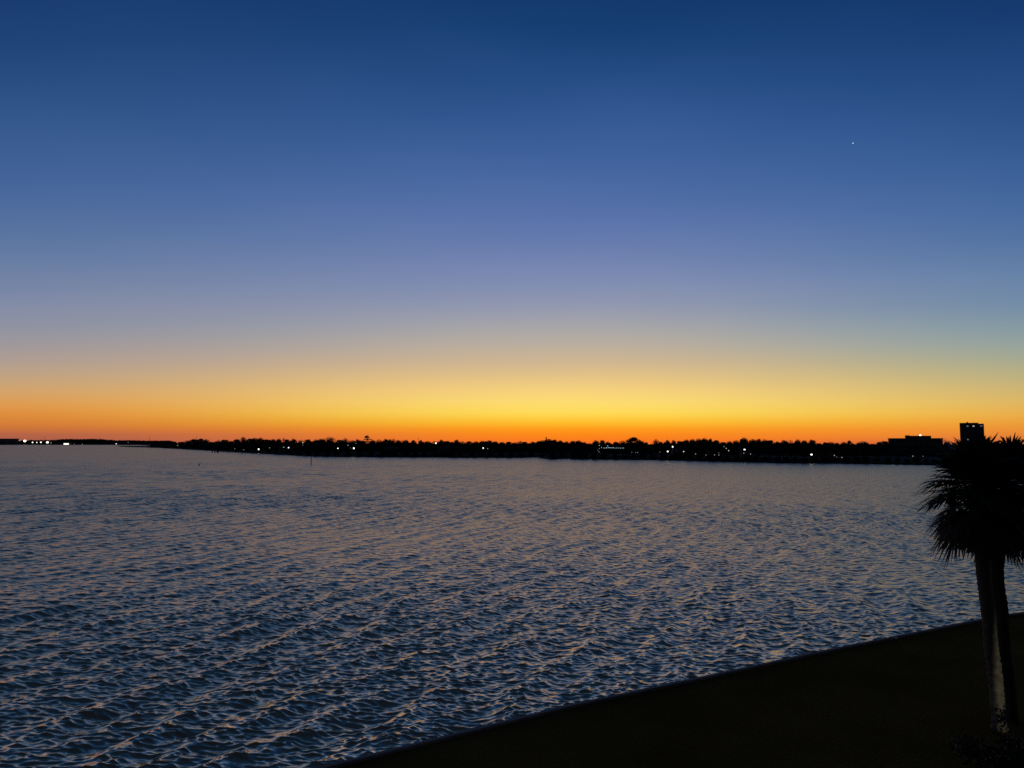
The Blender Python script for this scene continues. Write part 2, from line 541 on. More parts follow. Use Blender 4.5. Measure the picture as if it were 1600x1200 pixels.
def build_land():
    line = farshore_w + shore_w
    n = len(line)
    rng = random.Random(11)
    vs, fs = [], []
    prof = [(0, -3.0), (2, -1.45), (4, -0.9), (12, -0.2), (45, 0.3), (130, 1.2)]
    for back, z in prof:
        for p in line:
            d = Vector((p.x - CAM.x, p.y - CAM.y, 0)).normalized()
            vs.append((p.x + d.x * back, p.y + d.y * back, z + (rng.uniform(-0.15, 0.15) if back in (4, 12, 45) else 0)))
    for p in line:
        d = Vector((p.x, p.y, 0)).normalized()
        far = max(math.hypot(p.x, p.y) + 550, 1000)
        vs.append((d.x * far, d.y * far, 1.5))
    for k in range(len(prof)):
        for i in range(n - 1):
            fs.append((k * n + i, k * n + i + 1, (k + 1) * n + i + 1, (k + 1) * n + i))
    o = link_mesh('far_bank', vs, fs, M_LAND, smooth=True)
    o['kind'] = 'structure'
    # low sand spit in front of the lagoon
    top = [(186, 697.3), (200, 697.1), (222, 697.2), (250, 697.5)]
    bot = [(186, 698.0), (200, 698.6), (222, 699.2), (252, 700.0)]
    a = [at_z(x, y, WATER_Z) for x, y in bot]
    b = [at_z(x, y, WATER_Z) for x, y in top]
    m = len(a)
    vs = [(p.x, p.y, -2.2) for p in a] + [(p.x, p.y + 6, -0.7) for p in a] + [(p.x, p.y - 6, -0.7) for p in b] + [(p.x, p.y, -2.2) for p in b]
    fs = [(k * m + i, k * m + i + 1, (k + 1) * m + i + 1, (k + 1) * m + i) for k in range(3) for i in range(m - 1)]
    s = link_mesh('spit', vs, fs, M_LAND)
    s['kind'] = 'structure'
build_land()

# ---------------------------------------------------------------- tree prototypes (unit height 10 m)
def leaf_quad(mb, p, s, rng):
    a = Vector((rng.gauss(0, 1), rng.gauss(0, 1), rng.gauss(0, 1))).normalized()
    b = a.orthogonal().normalized()
    b = Matrix.Rotation(rng.uniform(0, 6.28), 3, a) @ b
    c = a.cross(b)
    l, w = s * rng.uniform(0.7, 1.3), s * rng.uniform(0.35, 0.7)
    mb.add([p - b * l, p + c * w, p + b * l, p - c * w], [(0, 1, 2, 3)])
def leaf_cloud(mb, c, r, n, s, rng, shell=0.5):
    c = Vector(c); r = Vector(r)
    for _ in range(n):
        d = Vector((rng.gauss(0, 1), rng.gauss(0, 1), rng.gauss(0, 1))).normalized()
        q = rng.uniform(shell, 1.0)
        leaf_quad(mb, c + Vector((d.x * r.x, d.y * r.y, d.z * r.z)) * q, s, rng)
def trunk_mb(rng, h, r, limbs, reach, fork=0.45):
    mb = MB()
    top = Vector((rng.uniform(-.3, .3), rng.uniform(-.3, .3), h))
    mb.tube([(0, 0, -0.6), (0, 0, 0.4), top * 0.5, top], [r * 1.4, r, r * 0.8, r * 0.45], 7)
    for k in range(limbs):
        a = 2 * math.pi * k / limbs + rng.uniform(-.4, .4)
        z0 = h * rng.uniform(fork, 0.85)
        e = Vector((math.cos(a) * reach * rng.uniform(.6, 1), math.sin(a) * reach * rng.uniform(.6, 1), min(z0 + reach * rng.uniform(.4, 1.0), 9.4)))
        s = Vector((top.x * z0 / h, top.y * z0 / h, z0))
        mb.tube([s, s.lerp(e, .5) + Vector((0, 0, .3)), e], [r * .5, r * .33, r * .12], 5)
    return mb
def make_oak(seed, w, lobes):
    rng = random.Random(seed)
    root = empty('oak_tree', (0, 0, 0))
    trunk_mb(rng, 5.0, 0.32, 5, w * 0.6).build('trunk', M_BARK, root)
    mb = MB()
    leaf_cloud(mb, (0, 0, 5.2), (w * .84, w * .84, 3.9), 900, 0.36, rng, 0.0)
    leaf_cloud(mb, (0, 0, 3.6), (w * .9, w * .9, 2.4), 350, 0.40, rng, 0.2)
    for k in range(lobes):
        a = 2 * math.pi * k / lobes + rng.uniform(-.5, .5)
        q = rng.uniform(0.1, 0.72)
        rr = rng.uniform(1.2, 1.8)
        z = 9.6 * math.sqrt(max(1 - (q * .95) ** 2, .1)) - rr + rng.uniform(-.6, .2)
        leaf_cloud(mb, (math.cos(a) * w * q, math.sin(a) * w * q, z), (rr * 1.2, rr * 1.2, rr * .85), 170, 0.28, rng, 0.3)
    mb.build('crown', M_LEAF, root)
    return root
def make_round(seed):
    rng = random.Random(seed)
    root = empty('round_tree', (0, 0, 0))
    trunk_mb(rng, 5.0, 0.26, 4, 1.6).build('trunk', M_BARK, root)
    mb = MB()
    leaf_cloud(mb, (0, 0, 6.6), (2.7, 2.7, 3.3), 1300, 0.28, rng, 0.15)
    leaf_cloud(mb, (0.5, 0.2, 4.6), (2.6, 2.6, 2.2), 500, 0.30, rng, 0.15)
    mb.build('crown', M_LEAF, root)
    return root
def make_pine(seed):
    rng = random.Random(seed)
    root = empty('pine_tree', (0, 0, 0))
    mb = MB()
    mb.tube([(0, 0, -.6), (.1, 0, 4), (0, .1, 9.6)], [.26, .19, .06], 6)
    cr = MB()
    for z, reach, n in ((6.3, 1.5, 4), (7.4, 2.0, 5), (8.4, 1.5, 4), (9.2, 0.9, 3)):
        for k in range(n):
            a = 2 * math.pi * k / n + rng.uniform(-.6, .6)
            q = reach * rng.uniform(.6, 1.1)
            e = Vector((math.cos(a) * q, math.sin(a) * q, z + rng.uniform(0, .5)))
            mb.tube([(0, 0, z - .3), e], [.07, .03], 4)
            leaf_cloud(cr, e, (.75, .75, .38), 60, .22, rng, 0.1)
    leaf_cloud(cr, (0, 0, 9.6), (.6, .6, .45), 60, .22, rng, 0)
    mb.build('trunk', M_BARK, root)
    cr.build('crown', M_LEAF, root)
    return root
def make_bare(seed):
    rng = random.Random(seed)
    root = empty('bare_tree', (0, 0, 0))
    mb = MB()
    tw = MB()
    mb.tube([(0, 0, -.6), (0, 0, 3.2)], [.34, .24], 6)
    def grow(p, d, l, r, lev):
        e = p + d * l
        (mb if lev < 2 else tw).tube([p, p.lerp(e, .5) + Vector((rng.uniform(-.1, .1), rng.uniform(-.1, .1), 0)), e], [r, r * .8, r * .6], 5 if lev < 2 else 4, cap=False)
        if lev >= 4:
            return
        for _ in range(3):
            nd = (d + Vector((rng.gauss(0, .55), rng.gauss(0, .55), rng.uniform(-.1, .45)))).normalized()
            grow(e, nd, l * rng.uniform(.62, .82), r * .6, lev + 1)
    for k in range(5):
        a = 2 * math.pi * k / 5
        grow(Vector((0, 0, rng.uniform(2.2, 3.2))), Vector((math.cos(a) * .75, math.sin(a) * .75, .8)).normalized(), 2.1, .2, 0)
    mb.build('trunk', M_BARK, root)
    tw.build('crown', M_BARK, root)
    return root
def make_cabbage(seed):
    rng = random.Random(seed)
    root = empty('palm_tree', (0, 0, 0))
    mb = MB()
    mb.tube([(0, 0, -.6), (.1, 0, 4), (0, .1, 8.6)], [.24, .19, .2], 7)
    mb.build('trunk', M_BARK, root)
    cr = MB()
    for k in range(34):
        a = k * 2.4
        el = R(85 - 140 * k / 34)
        d = Vector((math.cos(a) * math.cos(el), math.sin(a) * math.cos(el), math.sin(el)))
        s = d.cross(Vector((0, 0, 1))).normalized()
        o = Vector((0, 0, 8.6))
        for j in range(-3, 4):
            e = o + d * 1.3 + s * j * .16 + Vector((0, 0, -.05 * abs(j) - .15))
            m1 = o + d * .7 + s * j * .1
            cr.add([o + d * .3, m1 + s * .05, e, m1 - s * .05], [(0, 1, 2, 3)])
    cr.build('crown', M_PALM, root)
    return root
def make_shrub(seed):
    rng = random.Random(seed)
    root = empty('shrub', (0, 0, 0))
    st = MB()
    for k in range(5):
        a = k * 1.3
        st.tube([(0, 0, -.6), (math.cos(a) * 1.6, math.sin(a) * 1.6, 4.5)], [.18, .08], 5)
    st.build('stem', M_BARK, root)
    mb = MB()
    leaf_cloud(mb, (0, 0, 4.6), (4.6, 4.0, 4.6), 420, 1.0, rng, 0.1)
    leaf_cloud(mb, (1.8, 0, 6.6), (2.4, 2.4, 3.0), 150, 0.8, rng, 0.2)
    leaf_cloud(mb, (-2.2, 0, 5.6), (2.4, 2.4, 3.0), 150, 0.8, rng, 0.2)
    mb.build('foliage', M_LEAF, root)
    return root

PROTO = {'oak': [make_oak(1, 4.6, 9), make_oak(2, 3.9, 8), make_oak(5, 5.2, 11)], 'round': [make_round(3)], 'pine': [make_pine(4)],
         'bare': [make_bare(6), make_bare(9)], 'palm': [make_cabbage(8)], 'shrub': [make_shrub(10), make_shrub(12)]}
HALF_W = {'oak': 4.6, 'round': 2.7, 'pine': 2.2, 'bare': 4.6, 'palm': 1.4, 'shrub': 4.8}
USED = set()
def plant(kind, px, top_y, depth, wpx=None, label=None, group=None, cat='tree', rng=random.Random(21), base=None):
    """a tree standing on the bank at the given distance, reaching up to the skyline"""
    p = at_y(px, top_y, depth)
    i = rng.randrange(len(PROTO[kind]))
    src = PROTO[kind][i]
    if (kind, i) in USED:
        o = copy_tree(src)
    else:
        USED.add((kind, i)); o = src
    z0 = base if base is not None else ground_z(px, depth)
    h = max(p.z - z0, 1.0)
    o.location = (p.x, p.y, z0)
    sz = h / (9.0 if kind == 'oak' else 10.0)
    sx = sz if wpx is None else (wpx / F * depth) / (2 * HALF_W[kind])
    o.scale = (sx, sx, sz)
    o.rotation_euler = (0, 0, rng.uniform(0, 6.28))
    tag(o, label, cat, group)
    return o
def ground_z(px, depth):
    b = depth - shore_dist(px)
    return float(np.interp(b, [2, 4, 12, 45, 130, 9000], [-1.45, -0.9, -0.2, 0.3, 1.2, 2.0]))

SKYLINE = [(246, 691), (252, 689.2), (262, 688.6), (272, 690), (284, 690), (294, 688), (304, 686.4), (314, 686), (322, 686.4), (330, 690), (340, 689.5), (351, 687.4),
    (360, 689), (370, 686.5), (390, 686), (398, 685), (408, 685), (417, 687), (426, 686.5), (436, 686), (448, 686.8), (458, 686.6), (470, 687), (482, 687),
    (494, 687), (503, 686), (531, 687.5), (549, 687.4), (558, 687), (566, 688.3), (582, 687.4), (592, 686.6), (602, 686.4), (610, 687), (622, 688), (634, 687.5), (646, 688),
    (658, 688), (668, 689), (680, 688.8), (689, 687.4), (698, 689), (706, 690), (714, 687.6), (722, 689), (733, 689.4), (744, 689.2), (754, 688.6), (764, 688),
    (774, 689.4), (784, 690), (795, 690), (805, 691), (813, 688.8), (820, 690), (832, 690), (842, 689), (849, 688), (858, 686.6), (867, 687.4), (876, 688.4), (886, 689.6),
    (895, 688.8), (904, 688), (912, 690), (921, 691), (931, 688), (941, 688), (950, 689.6), (962, 690), (972, 688), (1001, 688.4), (1010, 690.6), (1032, 689.8),
    (1042, 688), (1052, 688.2), (1062, 689), (1072, 687), (1082, 686.4), (1092, 685.8), (1101, 685.2), (1110, 686), (1119, 688), (1130, 690.4), (1140, 689), (1150, 688),
    (1176, 686.4), (1186, 686.6), (1195, 687), (1204, 688), (1214, 689.6), (1224, 688), (1246, 687), (1256, 688), (1280, 691.5), (1290, 690.6), (1298, 690.2), (1308, 691.5),
    (1318, 690), (1333, 692.4), (1341, 691), (1364, 693), (1374, 690), (1382, 689), (1480, 690), (1490, 691), (1546, 690), (1556, 690.5), (1568, 690), (1580, 690), (1592, 690), (1606, 690)]
SKYLINE += [(x, 690 - (x * 7 % 5) * .6) for x in range(1624, 1990, 19)]
TREELINE = 'trees of the far bank treeline'
rng = random.Random(5)
for i, (px, y) in enumerate(SKYLINE):
    y = 689.2 + (y - 689.2) * 1.25
    D = shore_dist(px)
    depth = D + rng.uniform(30, 62) * (1.0 if px > 400 else 1.6)
    k = 'round' if rng.random() < 0.16 else 'oak'
    plant(k, px, y, depth, wpx=rng.uniform(12, 21), label='dark leafy tree in the unbroken treeline along the far bank', group=TREELINE)
# a second row fills in between and keeps lower
xs = 262.0
while xs < 1980:
    if not 1384 < xs < 1474:
        base = np.interp(xs, [p[0] for p in SKYLINE], [p[1] for p in SKYLINE])
        D = shore_dist(xs)
        plant('oak', xs, base + rng.uniform(4.5, 8.0), D + rng.uniform(12, 26), wpx=rng.uniform(15, 22),
              label='dark leafy tree in the unbroken treeline along the far bank', group=TREELINE)
    xs += rng.uniform(15, 19)
# trees one can tell apart on the skyline
for kind, px, y, w, label in (
        ('round', 380.5, 681.6, 11, 'round-headed dark tree standing above the treeline near the dock pilings'),
        ('round', 515.5, 681.8, 21, 'broad domed dark tree, the widest hump right of the channel post'),
        ('round', 539.5, 683.6, 11, 'small dome-shaped tree just right of the broad domed tree'),
        ('pine', 573.5, 680.2, 12, 'tall thin pine with sparse tiers standing above the far bank'),
        ('bare', 596, 685.2, 12, 'leafless twiggy tree beside the tall thin pine'),
        ('bare', 629, 684.6, 13, 'bare branching tree between the tall pine and the lone bright lamp'),
        ('round', 615, 685, 8, 'small dark knob-shaped tree beside the bare branching tree'),
        ('palm', 443, 683.8, 6, 'small mop-headed palm on the skyline over the two lit windows'),
        ('bare', 763, 685.6, 15, 'leafless tree making a faint hump in the middle of the treeline'),
        ('palm', 853.5, 681.6, 5, 'tall narrow palm with ragged head, the highest spike of the middle skyline'),
        ('palm', 857, 684.6, 5, 'shorter palm leaning beside the ragged tall spike'),
        ('bare', 876, 686.2, 10, 'small bare tree just right of the two palms on the skyline'),
        ('oak', 990, 683.2, 26, 'wide spreading dark oak right of the blue string of lights'),
        ('bare', 978, 684.4, 12, 'bare-twigged tree on the left flank of the wide spreading oak'),
        ('round', 1025, 685.4, 12, 'small rounded tree right of the wide spreading oak'),
        ('bare', 1119, 686, 12, 'bare tree on the skyline above the slanting row of lights'),
        ('oak', 1162, 683.6, 20, 'flat-topped spreading tree above the wide white lamp'),
        ('bare', 1234, 682.8, 18, 'open leafless tree showing sky through its twigs, left of the hotel'),
        ('round', 1258, 687, 9, 'small round tree right of the open leafless tree'),
        ('oak', 1268, 687.2, 20, 'low dark domed tree at the right end of the wooded ridge'),
        ('oak', 1327, 688.4, 12, 'square-topped small tree in the dip left of the hotel'),
        ('oak', 1349, 689.4, 24, 'smooth broad dome of a tree next to the hotel'),
        ('bare', 341, 684.6, 8, 'faint leafless tree on the skyline over the dock pilings')):
    plant(kind, px, y, shore_dist(px) + 40, wpx=w, label=label)
# shrubs along the waterline
xs = 256.0
while xs < 1700:
    D = shore_dist(xs)
    wpx = rng.uniform(9, 15)
    dep = D + rng.uniform(6, 9)
    g = at_z(xs, 690, -0.5) if False else None
    base_y = 690 + (CAM.z + 0.4) / dep * F
    plant('shrub', xs, base_y - rng.uniform(4.0, 7.5), dep, wpx=wpx, label='low dark bush at the water edge of the far bank', group='bushes along the far waterline', cat='bush', base=-0.7)
    xs += rng.uniform(13, 19)

# woodland far behind and on the distant left shore: single masses
def woods(name, pts, label, seed, n_per, leaf):
    rg = random.Random(seed)
    mb = MB()
    for (px, y, depth, z0) in pts:
        top = at_y(px, y, depth)
        for _ in range(n_per):
            s = leaf * depth / 1000.0
            q = rg.random() ** 1.4
            z = z0 + (top.z - z0) * (1 - q)
            leaf_quad(mb, Vector((top.x + rg.gauss(0, 4.5) * depth / 1000.0, top.y + rg.uniform(-25, 25), z)), s, rg)
    o = mb.build(name, M_LEAF)
    tag(o, label, 'woods', kind='stuff')
pts = []
rg = random.Random(2)
x = -60.0
while x < 262:
    if x < 40: y = 689.4
    else: y = float(np.interp(x, [40, 60, 85, 97, 100, 113, 118, 130, 150, 160, 185, 200, 215, 232, 246, 262], [689.6, 689.2, 689.4, 688.6, 687.4, 687.4, 688.4, 687.8, 687.6, 688.6, 690, 689.5, 690, 690.6, 690.4, 690])) + rg.uniform(-.5, .5)
    if x > 30:
        pts.append((x, y, 2150 + rg.uniform(0, 60), -1.2))
    x += 2.0
woods('distant_treeline', pts, 'low dark wooded shore far across the water at the left', 4, 110, 2.0)
pts = []
x = 250.0
while x < 2100:
    base = float(np.interp(x, [p[0] for p in SKYLINE], [p[1] for p in SKYLINE]))
    pts.append((x, base + rg.uniform(5.0, 6.5), shore_dist(x) + 85 + rg.uniform(0, 25), 0.5))
    x += 3.0
woods('background_woods', pts, 'dark woodland mass standing behind the far bank treeline', 5, 70, 2.2)

# ---------------------------------------------------------------- the two near palms
def fan_frond(mb, o, az, el, rng, petiole, blade, n=30, droop=1.0):
    """one costapalmate fan leaf: petiole, arched midrib, many narrow folded segments"""
    d = Vector((math.cos(az) * math.cos(el), math.sin(az) * math.cos(el), math.sin(el)))
    side = Vector((-math.sin(az), math.cos(az), 0))
    upv = side.cross(d) * -1
    if upv.z < 0: upv = -upv
    g = Vector((0, 0, -1))
    mid = o + d * petiole + g * petiole * petiole * 0.22 * droop
    mb.tube([o, o.lerp(mid, .5) + Vector((0, 0, .04)), mid], [.022, .016, .012], 4)
    d2 = (d + g * 0.45 * droop * petiole).normalized()
    upv = side.cross(d2)
    if upv.dot(Vector((0, 0, 1))) < 0: upv = -upv
    for k in range(n):
        t = k / (n - 1) * 2 - 1
        a = t * R(112)
        along = 0.30 * (1 - abs(t)) * blade
        root = mid + d2 * along + g * along * along * 0.5
        dirv = (d2 * math.cos(a) + side * math.sin(a) + upv * (0.30 * abs(t) + rng.uniform(-.1, .1))).normalized()
        ln = blade * (0.74 + 0.26 * math.cos(a * .8)) * rng.uniform(.86, 1.08) - along * .6
        w = 0.038 * rng.uniform(.8, 1.2)
        sd = dirv.cross(upv)
        if sd.length < 1e-3: sd = side.copy()
        sd.normalize()
        pts = []
        for s, ww in ((0.0, .45), (.35, 1.0), (.7, .75), (1.0, .08)):
            sag = (s ** 2.3) * ln * (0.40 * droop + rng.uniform(0, .12))
            p = root + dirv * (ln * s) + g * sag
            pts.append((p - sd * w * ww, p + sd * w * ww))
        vs = [q for pr in pts for q in pr]
        mb.add(vs, [(0, 1, 3, 2), (2, 3, 5, 4), (4, 5, 7, 6)])

def make_sabal(label, trunk_pts, radius, crown_r, n_live, n_dead, seed, loc, bark):
    rng = random.Random(seed)
    root = empty('cabbage_palm', loc)
    tag(root, label, 'palm tree')
    L0 = Vector(loc)
    pts = [Vector(p) - L0 for p in trunk_pts]
    # resample the trunk finely, ringed with leaf scars
    fine, rads = [], []
    n = 90
    for i in range(n + 1):
        t = i / n * (len(pts) - 1)
        k = min(int(t), len(pts) - 2)
        u = t - k
        p = pts[k].lerp(pts[k + 1], u)
        fine.append(p)
        fl = 1.0 + 0.55 * max(0, 1 - i / 7.0) ** 2
        rads.append(radius * fl * (1.0 + (0.05 if i % 2 else -0.03) + rng.uniform(-.035, .035)))
    # smooth the polyline
    for _ in range(6):
        fine = [fine[0]] + [(fine[i - 1] + fine[i] * 2 + fine[i + 1]) / 4 for i in range(1, n)] + [fine[n]]
    tb = MB()
    tb.tube(fine, rads, 18, 0.045, rng)
    tb.build('trunk', bark, root, smooth=True)
    top = fine[-1]
    # old leaf bases below the crown
    boots = MB()
    for k in range(26):
        a = k * 2.4
        z = -0.05 - 0.9 * k / 26
        b = Vector((math.cos(a), math.sin(a), 0))
        p = top + Vector((0, 0, z)) + b * radius * .85
        boots.tube([p, p + b * .10 + Vector((0, 0, .16)), p + b * .2 + Vector((0, 0, .30))], [.045, .038, .02], 5)
    boots.build('leaf_base', M_DEAD, root)
    cr = MB()
    for k in range(n_live):
        f = (k + .5) / n_live
        el = R(74 - 92 * f ** 0.9 + rng.uniform(-10, 10))
        az = k * 2.39996 + rng.uniform(-.25, .25)
        fan_frond(cr, top + Vector((0, 0, .25 * (1 - f))), az, el, rng, crown_r * rng.uniform(.30, .44), crown_r * rng.uniform(.54, .66), 34, rng.uniform(.35, .8))
    cr.build('crown', M_PALM, root)
    dd = MB()
    for k in range(n_dead):
        el = R(-24 - 26 * k / max(n_dead - 1, 1) + rng.uniform(-9, 9))
        az = k * 2.39996 + 1.1 + rng.uniform(-.3, .3)
        fan_frond(dd, top + Vector((0, 0, -.15)), az, el, rng, crown_r * rng.uniform(.40, .52), crown_r * rng.uniform(.48, .56), 32, .9)
    dd.build('dead_fronds', M_DEAD, root)
    return root

baseA = at_z(1562, 1140, 0.0)
YA = baseA.y
tA = [baseA + Vector((0, 0, -.15))] + [at_y(x, y, YA) for x, y in ((1558.5, 1093), (1556.7, 1067), (1549, 1013), (1544.5, 960), (1537.5, 907), (1533, 850), (1530, 770))]
baseB = at_z(1583, 1128, 0.0)
YB = baseB.y
tB = [baseB + Vector((0, 0, -.15))] + [at_y(x, y, YB) for x, y in ((1579.5, 1110), (1575.5, 1067), (1568, 1013), (1566, 960), (1558, 907), (1558, 850), (1563, 830), (1573, 774))]
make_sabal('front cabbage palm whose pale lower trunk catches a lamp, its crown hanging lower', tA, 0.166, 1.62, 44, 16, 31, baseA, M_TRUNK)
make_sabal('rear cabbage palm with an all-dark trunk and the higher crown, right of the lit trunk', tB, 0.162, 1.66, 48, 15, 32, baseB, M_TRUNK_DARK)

# dark bush at the foot of the palms
def near_bush():
    rg = random.Random(8)
    c = at_z(1592, 1226, 0.0)
    root = empty('garden_bush', c)
    tag(root, 'low dark garden bush in front of the palm trunks at the lower right', 'bush')
    st = MB(); lf = MB()
    for k in range(16):
        a = k * 2.4
        q = 0.25 + 0.75 * (k / 16)
        e = Vector((math.cos(a) * 1.3 * q, math.sin(a) * .9 * q, .35 + .5 * rg.random()))
        st.tube([(e.x * .15, e.y * .15, -.05), e * .6, e], [.02, .014, .006], 5)
        leaf_cloud(lf, e, (.42, .38, .30), 170, .055, rg, 0.1)
    st.build('stem', M_BARK, root)
    lf.build('foliage', M_SHRUB, root)
    return c
bush = near_bush()
lamp.rotation_euler = (at_y(1561, 1078, YA) - lamp.location).to_track_quat('-Z', 'Y').to_euler()

# ---------------------------------------------------------------- buildings on the far bank
def windows(mb_of, parent, w, z_list, n, y, ww, wh, glow_at, x0, x1):
    for r, z in enumerate(z_list):
        for k in range(n):
            x = x0 + (x1 - x0) * (k + .5) / n
            m = glow_at.get((r, k), M_GLASS)
            wnd = MB().box((x, y, z), (ww + .24, .10, wh + .24)).build('window', M_METAL, parent)
            MB().box((x, y - .07, z), (ww, .06, wh)).build('pane', m, wnd)
def tower():
    depth = 700.0
    l, r_ = at_y(1499, 660, depth), at_y(1537, 660, depth)
    w = r_.x - l.x
    top = at_y(1518, 660.6, depth).z
    z0 = 1.2
    az = math.atan2((l.x + r_.x) / 2, depth)
    w *= math.cos(az)
    root = empty('tower_block', ((l.x + r_.x) / 2, depth, z0), -az)
    tag(root, 'tall flat-roofed apartment tower in silhouette behind the palm crown', 'building')
    h = top - z0
    b = MB()
    b.box((-w * .11, 8, h / 2), (w * .78, 16, h))
    b.build('main_block', M_TOWER, root)
    MB().box((w * .39, 8.2, (h - .9) / 2), (w * .22, 15, h - .9)).build('side_block', M_TOWER, root)
    MB().box((-w * .18, 6, h + .35), (1.5, 2.5, .7)).box((-w * .18, 6, h + .8), (.7, .8, .5)).build('roof_plant', M_METAL, root)
    zs = [h - 3.1 - 3.1 * i for i in range(8)]
    lit = {(0, 2): G_FAINT, (0, 4): G_DIM, (4, 2): G_FAINT}
    windows(None, root, w, zs, 6, -.03, 1.5, 1.1, lit, -w * .48, w * .26)
    windows(None, root, w, zs, 1, .67, 1.6, 1.1, {(0, 0): G_PINK}, w * .30, w * .48)
tower()
def hotel():
    depth = shore_dist(1430) + 75
    z0 = .4
    l, r_ = at_y(1387, 685, depth), at_y(1472.5, 685, depth)
    cx, w = (l.x + r_.x) / 2, r_.x - l.x
    h = at_y(1400, 685.4, depth).z - z0
    h2 = at_y(1430, 680.8, depth).z - z0
    az = math.atan2(cx, depth)
    w *= math.cos(az)
    root = empty('hotel', (cx, depth, z0), -az)
    tag(root, 'long low block with a raised upper storey and a bright roof lamp, near the palms', 'building')
    MB().box((0, 7, h / 2), (w, 14, h)).build('wall', M_TOWER, root)
    MB().box((0, 7, h + .12), (w + .5, 14.5, .24)).build('roof', M_ROOF, root)
    xl, xr = (at_y(1414, 685, depth).x - cx) * math.cos(az), (at_y(1455, 685, depth).x - cx) * math.cos(az)
    MB().box(((xl + xr) / 2, 7.5, (h + .24 + h2) / 2), (xr - xl, 9, h2 - h - .24)).build('upper_storey', M_TOWER, root)
    xp = at_y(1419, 685, depth).x - cx
    MB().box((xp, 7, h2 + .12), (2.2, 3, .24)).build('roof_plant', M_METAL, root)
    windows(None, root, w, [2.0, 4.7, 7.4][:2 if h < 8.2 else 3], 9, -.03, 1.4, 1.2, {}, -w * .47, w * .47)
    return root, depth, cx, z0
hotel()
def warehouse():
    depth = 2080.0
    l, r_ = at_y(-40, 686, depth), at_y(30, 686, depth)
    z0 = -1.0
    h = at_y(0, 685.6, depth).z - z0
    w = r_.x - l.x
    az = math.atan2((l.x + r_.x) / 2, depth)
    w *= math.cos(az)
    root = empty('warehouse', ((l.x + r_.x) / 2, depth, z0), -az)
    tag(root, 'long dark flat-roofed hangar on the distant shore at the left edge', 'building')
    MB().box((0, 20, h / 2), (w, 40, h)).build('wall', M_TOWER, root)
    MB().box((0, 20, h + .3), (w + 2, 42, .6)).build('roof', M_ROOF, root)
    for k in range(4):
        MB().box((-w * .36 + w * .24 * k, -.15, 4.0), (16, .3, 8)).build('door', M_METAL, root)
warehouse()
def house(px, depth_off, wpx, hpx_unused, label, lit):
    depth = shore_dist(px) + depth_off
    p = at_y(px, 705, depth)
    z0 = ground_z(px, depth)
    w = wpx / F * depth
    h = 3.0
    root = empty('house', (p.x, p.y, z0), math.atan2(-p.x, p.y) * .6)
    tag(root, label, 'house', 'houses along the far bank')
    MB().box((0, 4.0, h / 2 - .3), (w, 8, h + .6)).build('wall', M_WALLS, root)
    rf = MB()
    e = .5
    rf.add([(-w/2-e, -e, h - .1), (w/2+e, -e, h - .1), (w/2+e, 8+e, h - .1), (-w/2-e, 8+e, h - .1), (-w/2+1.5, 4, h + 2.0), (w/2-1.5, 4, h + 2.0)],
           [(0, 1, 5, 4), (1, 2, 5), (2, 3, 4, 5), (3, 0, 4), (3, 2, 1, 0)])
    roof = rf.build('roof', M_ROOF, root)
    MB().box((w * .2, 4.6, h + 1.9), (.7, .7, 1.4)).build('chimney', M_CONC, roof)
    d = MB().box((w * .06, -.05, 1.05), (1.0, .12, 2.1)).build('door', M_WOOD, root)
    MB().box((w * .06 + .36, -.14, 1.05), (.08, .08, .08)).build('handle', M_METAL, d)
    n = 4
    for k in range(n):
        x = -w * .42 + w * .84 * (k + .5) / n + (w * .03 if k < 2 else w * .06)
        fr = MB().box((x, -.04, 1.6), (1.5, .12, 1.35)).build('window', M_METAL, root)
        MB().box((x, -.12, 1.6), (1.26, .06, 1.1)).build('pane', lit.get(k, M_GLASS), fr)
house(447, 13, 24, 0, 'low dark house behind the two bright white lights left of the channel post', {})
house(610, 16, 22, 0, 'dark house between the tall pine and the lone bright lamp', {})
house(693, 15, 20, 0, 'dark house below the lone bright lamp on the bank', {})
house(905, 17, 22, 0, 'dark house left of the blue string of lights', {})
house(1062, 13, 22, 0, 'dark house between the bright slanting pair of lamps and the row of dock lamps', {})
house(1118, 12, 20, 0, 'dark house below the slanting row of lights', {})
house(1290, 14, 22, 0, 'dark house among lamps left of the smooth domed tree', {})
house(1166, 12, 15, 0, 'small dark house under the wide white lamp', {})

